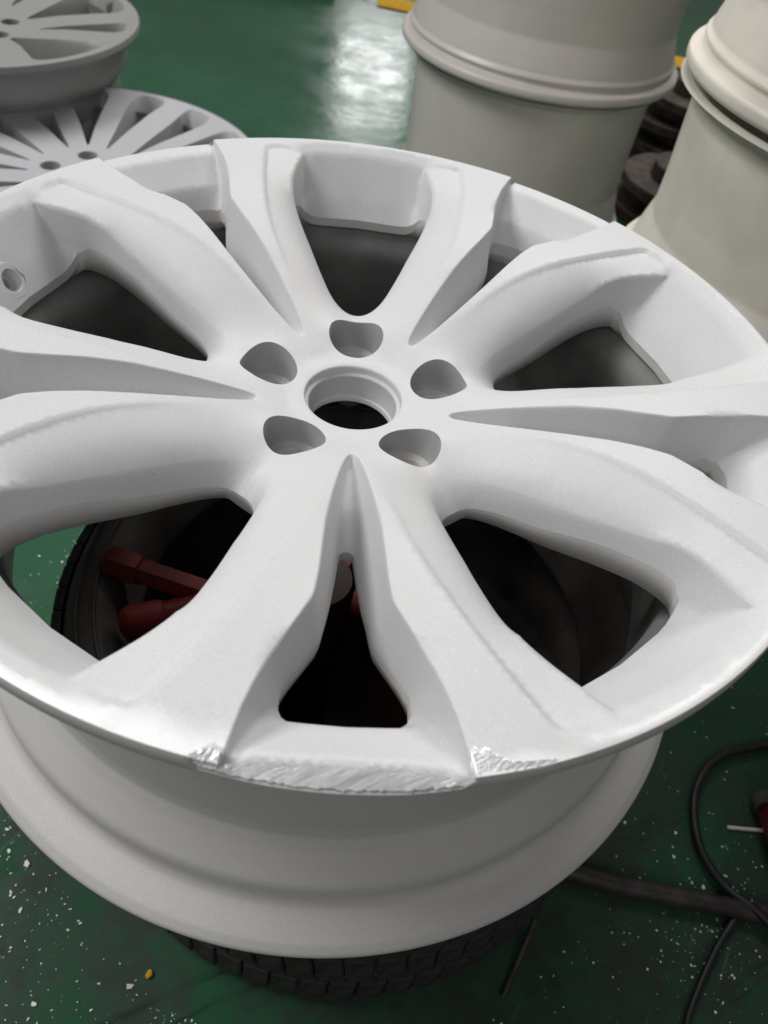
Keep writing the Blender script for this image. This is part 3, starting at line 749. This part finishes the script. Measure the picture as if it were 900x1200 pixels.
# ------------------------------------------------------------------ red stand that carries the wheel
st = empty('wheel_stand', (-.01, 0, FLOOR)); tag(st, 'red steel stand with capped arms inside the tyre under the white wheel', 'stand')
hz = .258
link('post', revolve([(0, .004), (.185, .004), (.186, .010), (.18, .012), (.025, .014), (.022, .02), (.022, hz - .03), (.028, hz - .02), (.028, hz + .010), (.0, hz + .012)], 48, 30), M['reddark'], st)
def arm(start, end, z1, rad=.0112, n=14):
    p0 = Vector((start[0] + .01, start[1], hz - .004)); p1 = Vector((end[0] + .01, end[1], z1 - FLOOR)); t = (p1 - p0).normalized()
    o = link('arm', tube([p0, p1 - t * .03], rad, n), M['red'], st)
    c0 = p1 - t * .034
    pr = [c0, c0 + t * .001, c0 + t * .004, c0 + t * .005, c0 + t * .026, c0 + t * .031, c0 + t * .034]
    link('arm_cap', tube(pr, [rad * 1.0, rad * 1.16, rad * 1.16, rad * 1.2, rad * 1.18, rad * .95, rad * .45], 18 if n > 8 else n), M['redcap'] if n > 8 else M['red'], o)
for s_, e in (((-.03, -.034), (-.182, .012)), ((-.02, .0), (-.156, -.050)), ((.02, -.01), (.14, -.04)), ((.01, .02), (.07, .15)), ((-.02, .02), (-.06, .16))): arm(s_, e, -.243, n=6 if e[1] > 0 else 16)
# uprights carry the wheel's back flange
for a in (75, 195, 315):
    q = Vector((.255 * math.cos(R_(a)), .255 * math.sin(R_(a)), 0))
# ------------------------------------------------------------------ things round about
hp = smooth_path([(.60, .03, FLOOR + .009), (.50, .012, FLOOR + .009), (.442, -.007, FLOOR + .009), (.406, -.047, FLOOR + .009), (.395, -.099, FLOOR + .009), (.409, -.139, FLOOR + .010), (.432, -.165, FLOOR + .018), (.47, -.20, FLOOR + .009), (.56, -.26, FLOOR + .009)], 10)
tag(link('air_hose', tube(hp, .0044, 12), M['hose']), 'black rubber hose looping on the dark floor at the right', 'hose')
hp2 = smooth_path([(.42, -.16, FLOOR + .008), (.385, -.195, FLOOR + .006), (.350, -.239, FLOOR + .006), (.338, -.262, FLOOR + .006), (.33, -.31, FLOOR + .006)], 8)
tag(link('cable', tube(hp2, .0036, 10), M['hose']), 'thin black cable running to the bottom edge of the picture', 'cable')
pp = tube([(.20, -.118, FLOOR + .010), (.30, -.142, FLOOR + .010), (.47, -.168, FLOOR + .010)], .0092, 16)
tag(link('steel_pipe', pp, M['pipe']), 'dark steel pipe sticking out from under the tyre', 'pipe')
tag(link('rod', tube([(.212, -.178, FLOOR + .022), (.180, -.236, FLOOR + .0045)], .0030, 10), M['pipe']), 'short dark rod leaning at the foot of the tyre', 'rod')
tag(link('welding_stick', tube([(.435, -.078, FLOOR + .002), (.52, -.082, FLOOR + .002)], .0020, 8), M['beige']), 'thin pale stick on the dark floor inside the hose loop', 'stick')
# red jack at the right edge, mostly outside the picture
jk = empty('floor_jack', (.53, -.10, FLOOR)); tag(jk, 'dark red floor jack cut off by the right edge', 'jack')
def bevel_box(sx, sy, sz, b=.006):
    bm = bmesh.new(); bmesh.ops.create_cube(bm, size=1.0)
    for v in bm.verts: v.co.x *= sx; v.co.y *= sy; v.co.z *= sz
    bmesh.ops.bevel(bm, geom=bm.edges[:], offset=b, segments=2, affect='EDGES'); me = bpy.data.meshes.new('box'); bm.to_mesh(me); bm.free(); return me
q = link('body', bevel_box(.14, .07, .07), M['red'], jk); q.location = (.0, .0, .052)
for sx in (-.05, .05):
    for sy in (-1, 1):
        w_ = link('caster', revolve([(0, -.008), (.014, -.008), (.017, -.006), (.017, .006), (.014, .008), (0, .008)], 24, 30), M['rubber'], jk); w_.rotation_euler = (R_(90), 0, 0); w_.location = (sx, sy * .044, .0175)
q = link('lift_arm', bevel_box(.16, .03, .03), M['red'], jk); q.location = (.03, 0, .10); q.rotation_euler = (0, R_(-8), 0)
# brake discs between the stacks
def brake_disc(loc, s, label):
    o = empty('brake_disc', loc); tag(o, label, 'brake disc', 'stack of old brake discs')
    o.scale = (s, s, s)
    a = link('friction_ring', revolve([(.085, 0), (.15, 0), (.152, .002), (.152, .008), (.149, .0095), (.149, .0145), (.152, .016), (.152, .022), (.15, .024), (.085, .024)], 64, 30), M['disc'], o)
    link('hat', revolve([(.086, .003), (.084, .055), (.080, .058), (.036, .058), (.034, .056), (.034, .050)], 48, 30), M['disc'], o)
BX, BY = .80, 1.60
lab = ['lowest rusty brake disc of the stack between the wheel stacks', 'second rusty brake disc from the floor between the wheel stacks', 'third rusty brake disc from the floor between the wheel stacks', 'topmost rusty brake disc of the stack between the wheel stacks']
for k in range(4): brake_disc((BX + [0, .01, -.008, .02][k], BY + [0, -.008, .01, .0][k], FLOOR + .0585 * k * .86), .86, lab[k])
for k, l_ in enumerate(('lower added brake disc filling the dark gap in front of the brake disc stack', 'upper added brake disc filling the dark gap in front of the brake disc stack')): brake_disc((.735 + .01 * k, 1.33, FLOOR + .055 * k), .9, l_)  # extra discs added to darken the gap between the wheel stacks
# yellow line and dark board far behind
ln = link('floor_line', mesh('floor_line', [(.07, 2.56, 0), (1.4, 2.30, 0), (1.4, 2.42, 0), (.07, 2.68, 0)], [(0, 1, 2, 3)], False), M['yellow']); ln.location = (0, 0, FLOOR + .004); tag(ln, kind='structure')
bd = link('plank', bevel_box(.9, .10, .06, .004), M['darkwood']); bd.location = (-.52, 2.62, FLOOR + .0305); bd.rotation_euler = (0, 0, R_(9)); tag(bd, 'dark plank on the floor at the top edge of the picture', 'plank')
# yellow scrap
bm = bmesh.new(); bmesh.ops.create_icosphere(bm, subdivisions=1, radius=.0045)
for v in bm.verts: v.co *= random.uniform(.6, 1.2); v.co.z *= .5
me = bpy.data.meshes.new('scrap'); bm.to_mesh(me); bm.free(); ys = link('scrap', me, M['yellow']); ys.location = (-.122, -.225, FLOOR + .003); tag(ys, 'small yellow scrap on the floor near the tyre', 'scrap')
# chips and blasting dust on the floor
def flakes(n, seed):
    rg = np.random.default_rng(seed); V = []; F = []; cl = [(rg.uniform(-.6, .6), rg.uniform(-.42, .3), rg.uniform(.015, .07)) for _ in range(34)]
    for _ in range(n):
        while True:
            x = rg.uniform(-.75, .75); y = rg.uniform(-.5, .45)
            if rg.random() < .55: c_ = cl[rg.integers(len(cl))]; x = c_[0] + rg.normal(0, c_[2]); y = c_[1] + rg.normal(0, c_[2])
            d = math.hypot(x - TX, y - TY)
            if d < .292 and d > .2: continue
            w = 1.0 if (x < .0 and y < -.02) else (.5 if x < .22 and y < -.05 else .16)
            if rg.random() < w: break
        s = min(.0042, .00072 * math.exp(rg.normal(0, .62))); a = rg.uniform(0, 6.28); el = rg.uniform(.18, 1); k = len(V); m = 5
        t = rg.uniform(-.3, .3, 2)
        for i in range(m):
            b = a + 6.283 * i / m + rg.uniform(-.3, .3); rr = s * rg.uniform(.6, 1.2); px = rr * math.cos(b); py = rr * math.sin(b) * el
            ca, sa = math.cos(a), math.sin(a); X = px * ca - py * sa; Y = px * sa + py * ca
            V.append((x + X, y + Y, .0003 + s * .35 + t[0] * X + t[1] * Y))
        V.append((x, y, .0001)); F.append(tuple(range(k, k + m)))
        for i in range(m): F.append((k + (i + 1) % m, k + i, k + m))
    return mesh('paint_flakes', V, F, False)
pf = link('paint_flakes', flakes(8200, 5), M['flake']); pf.location = (0, 0, FLOOR); tag(pf, 'white paint chips and grit scattered over the floor', 'debris', kind='stuff')
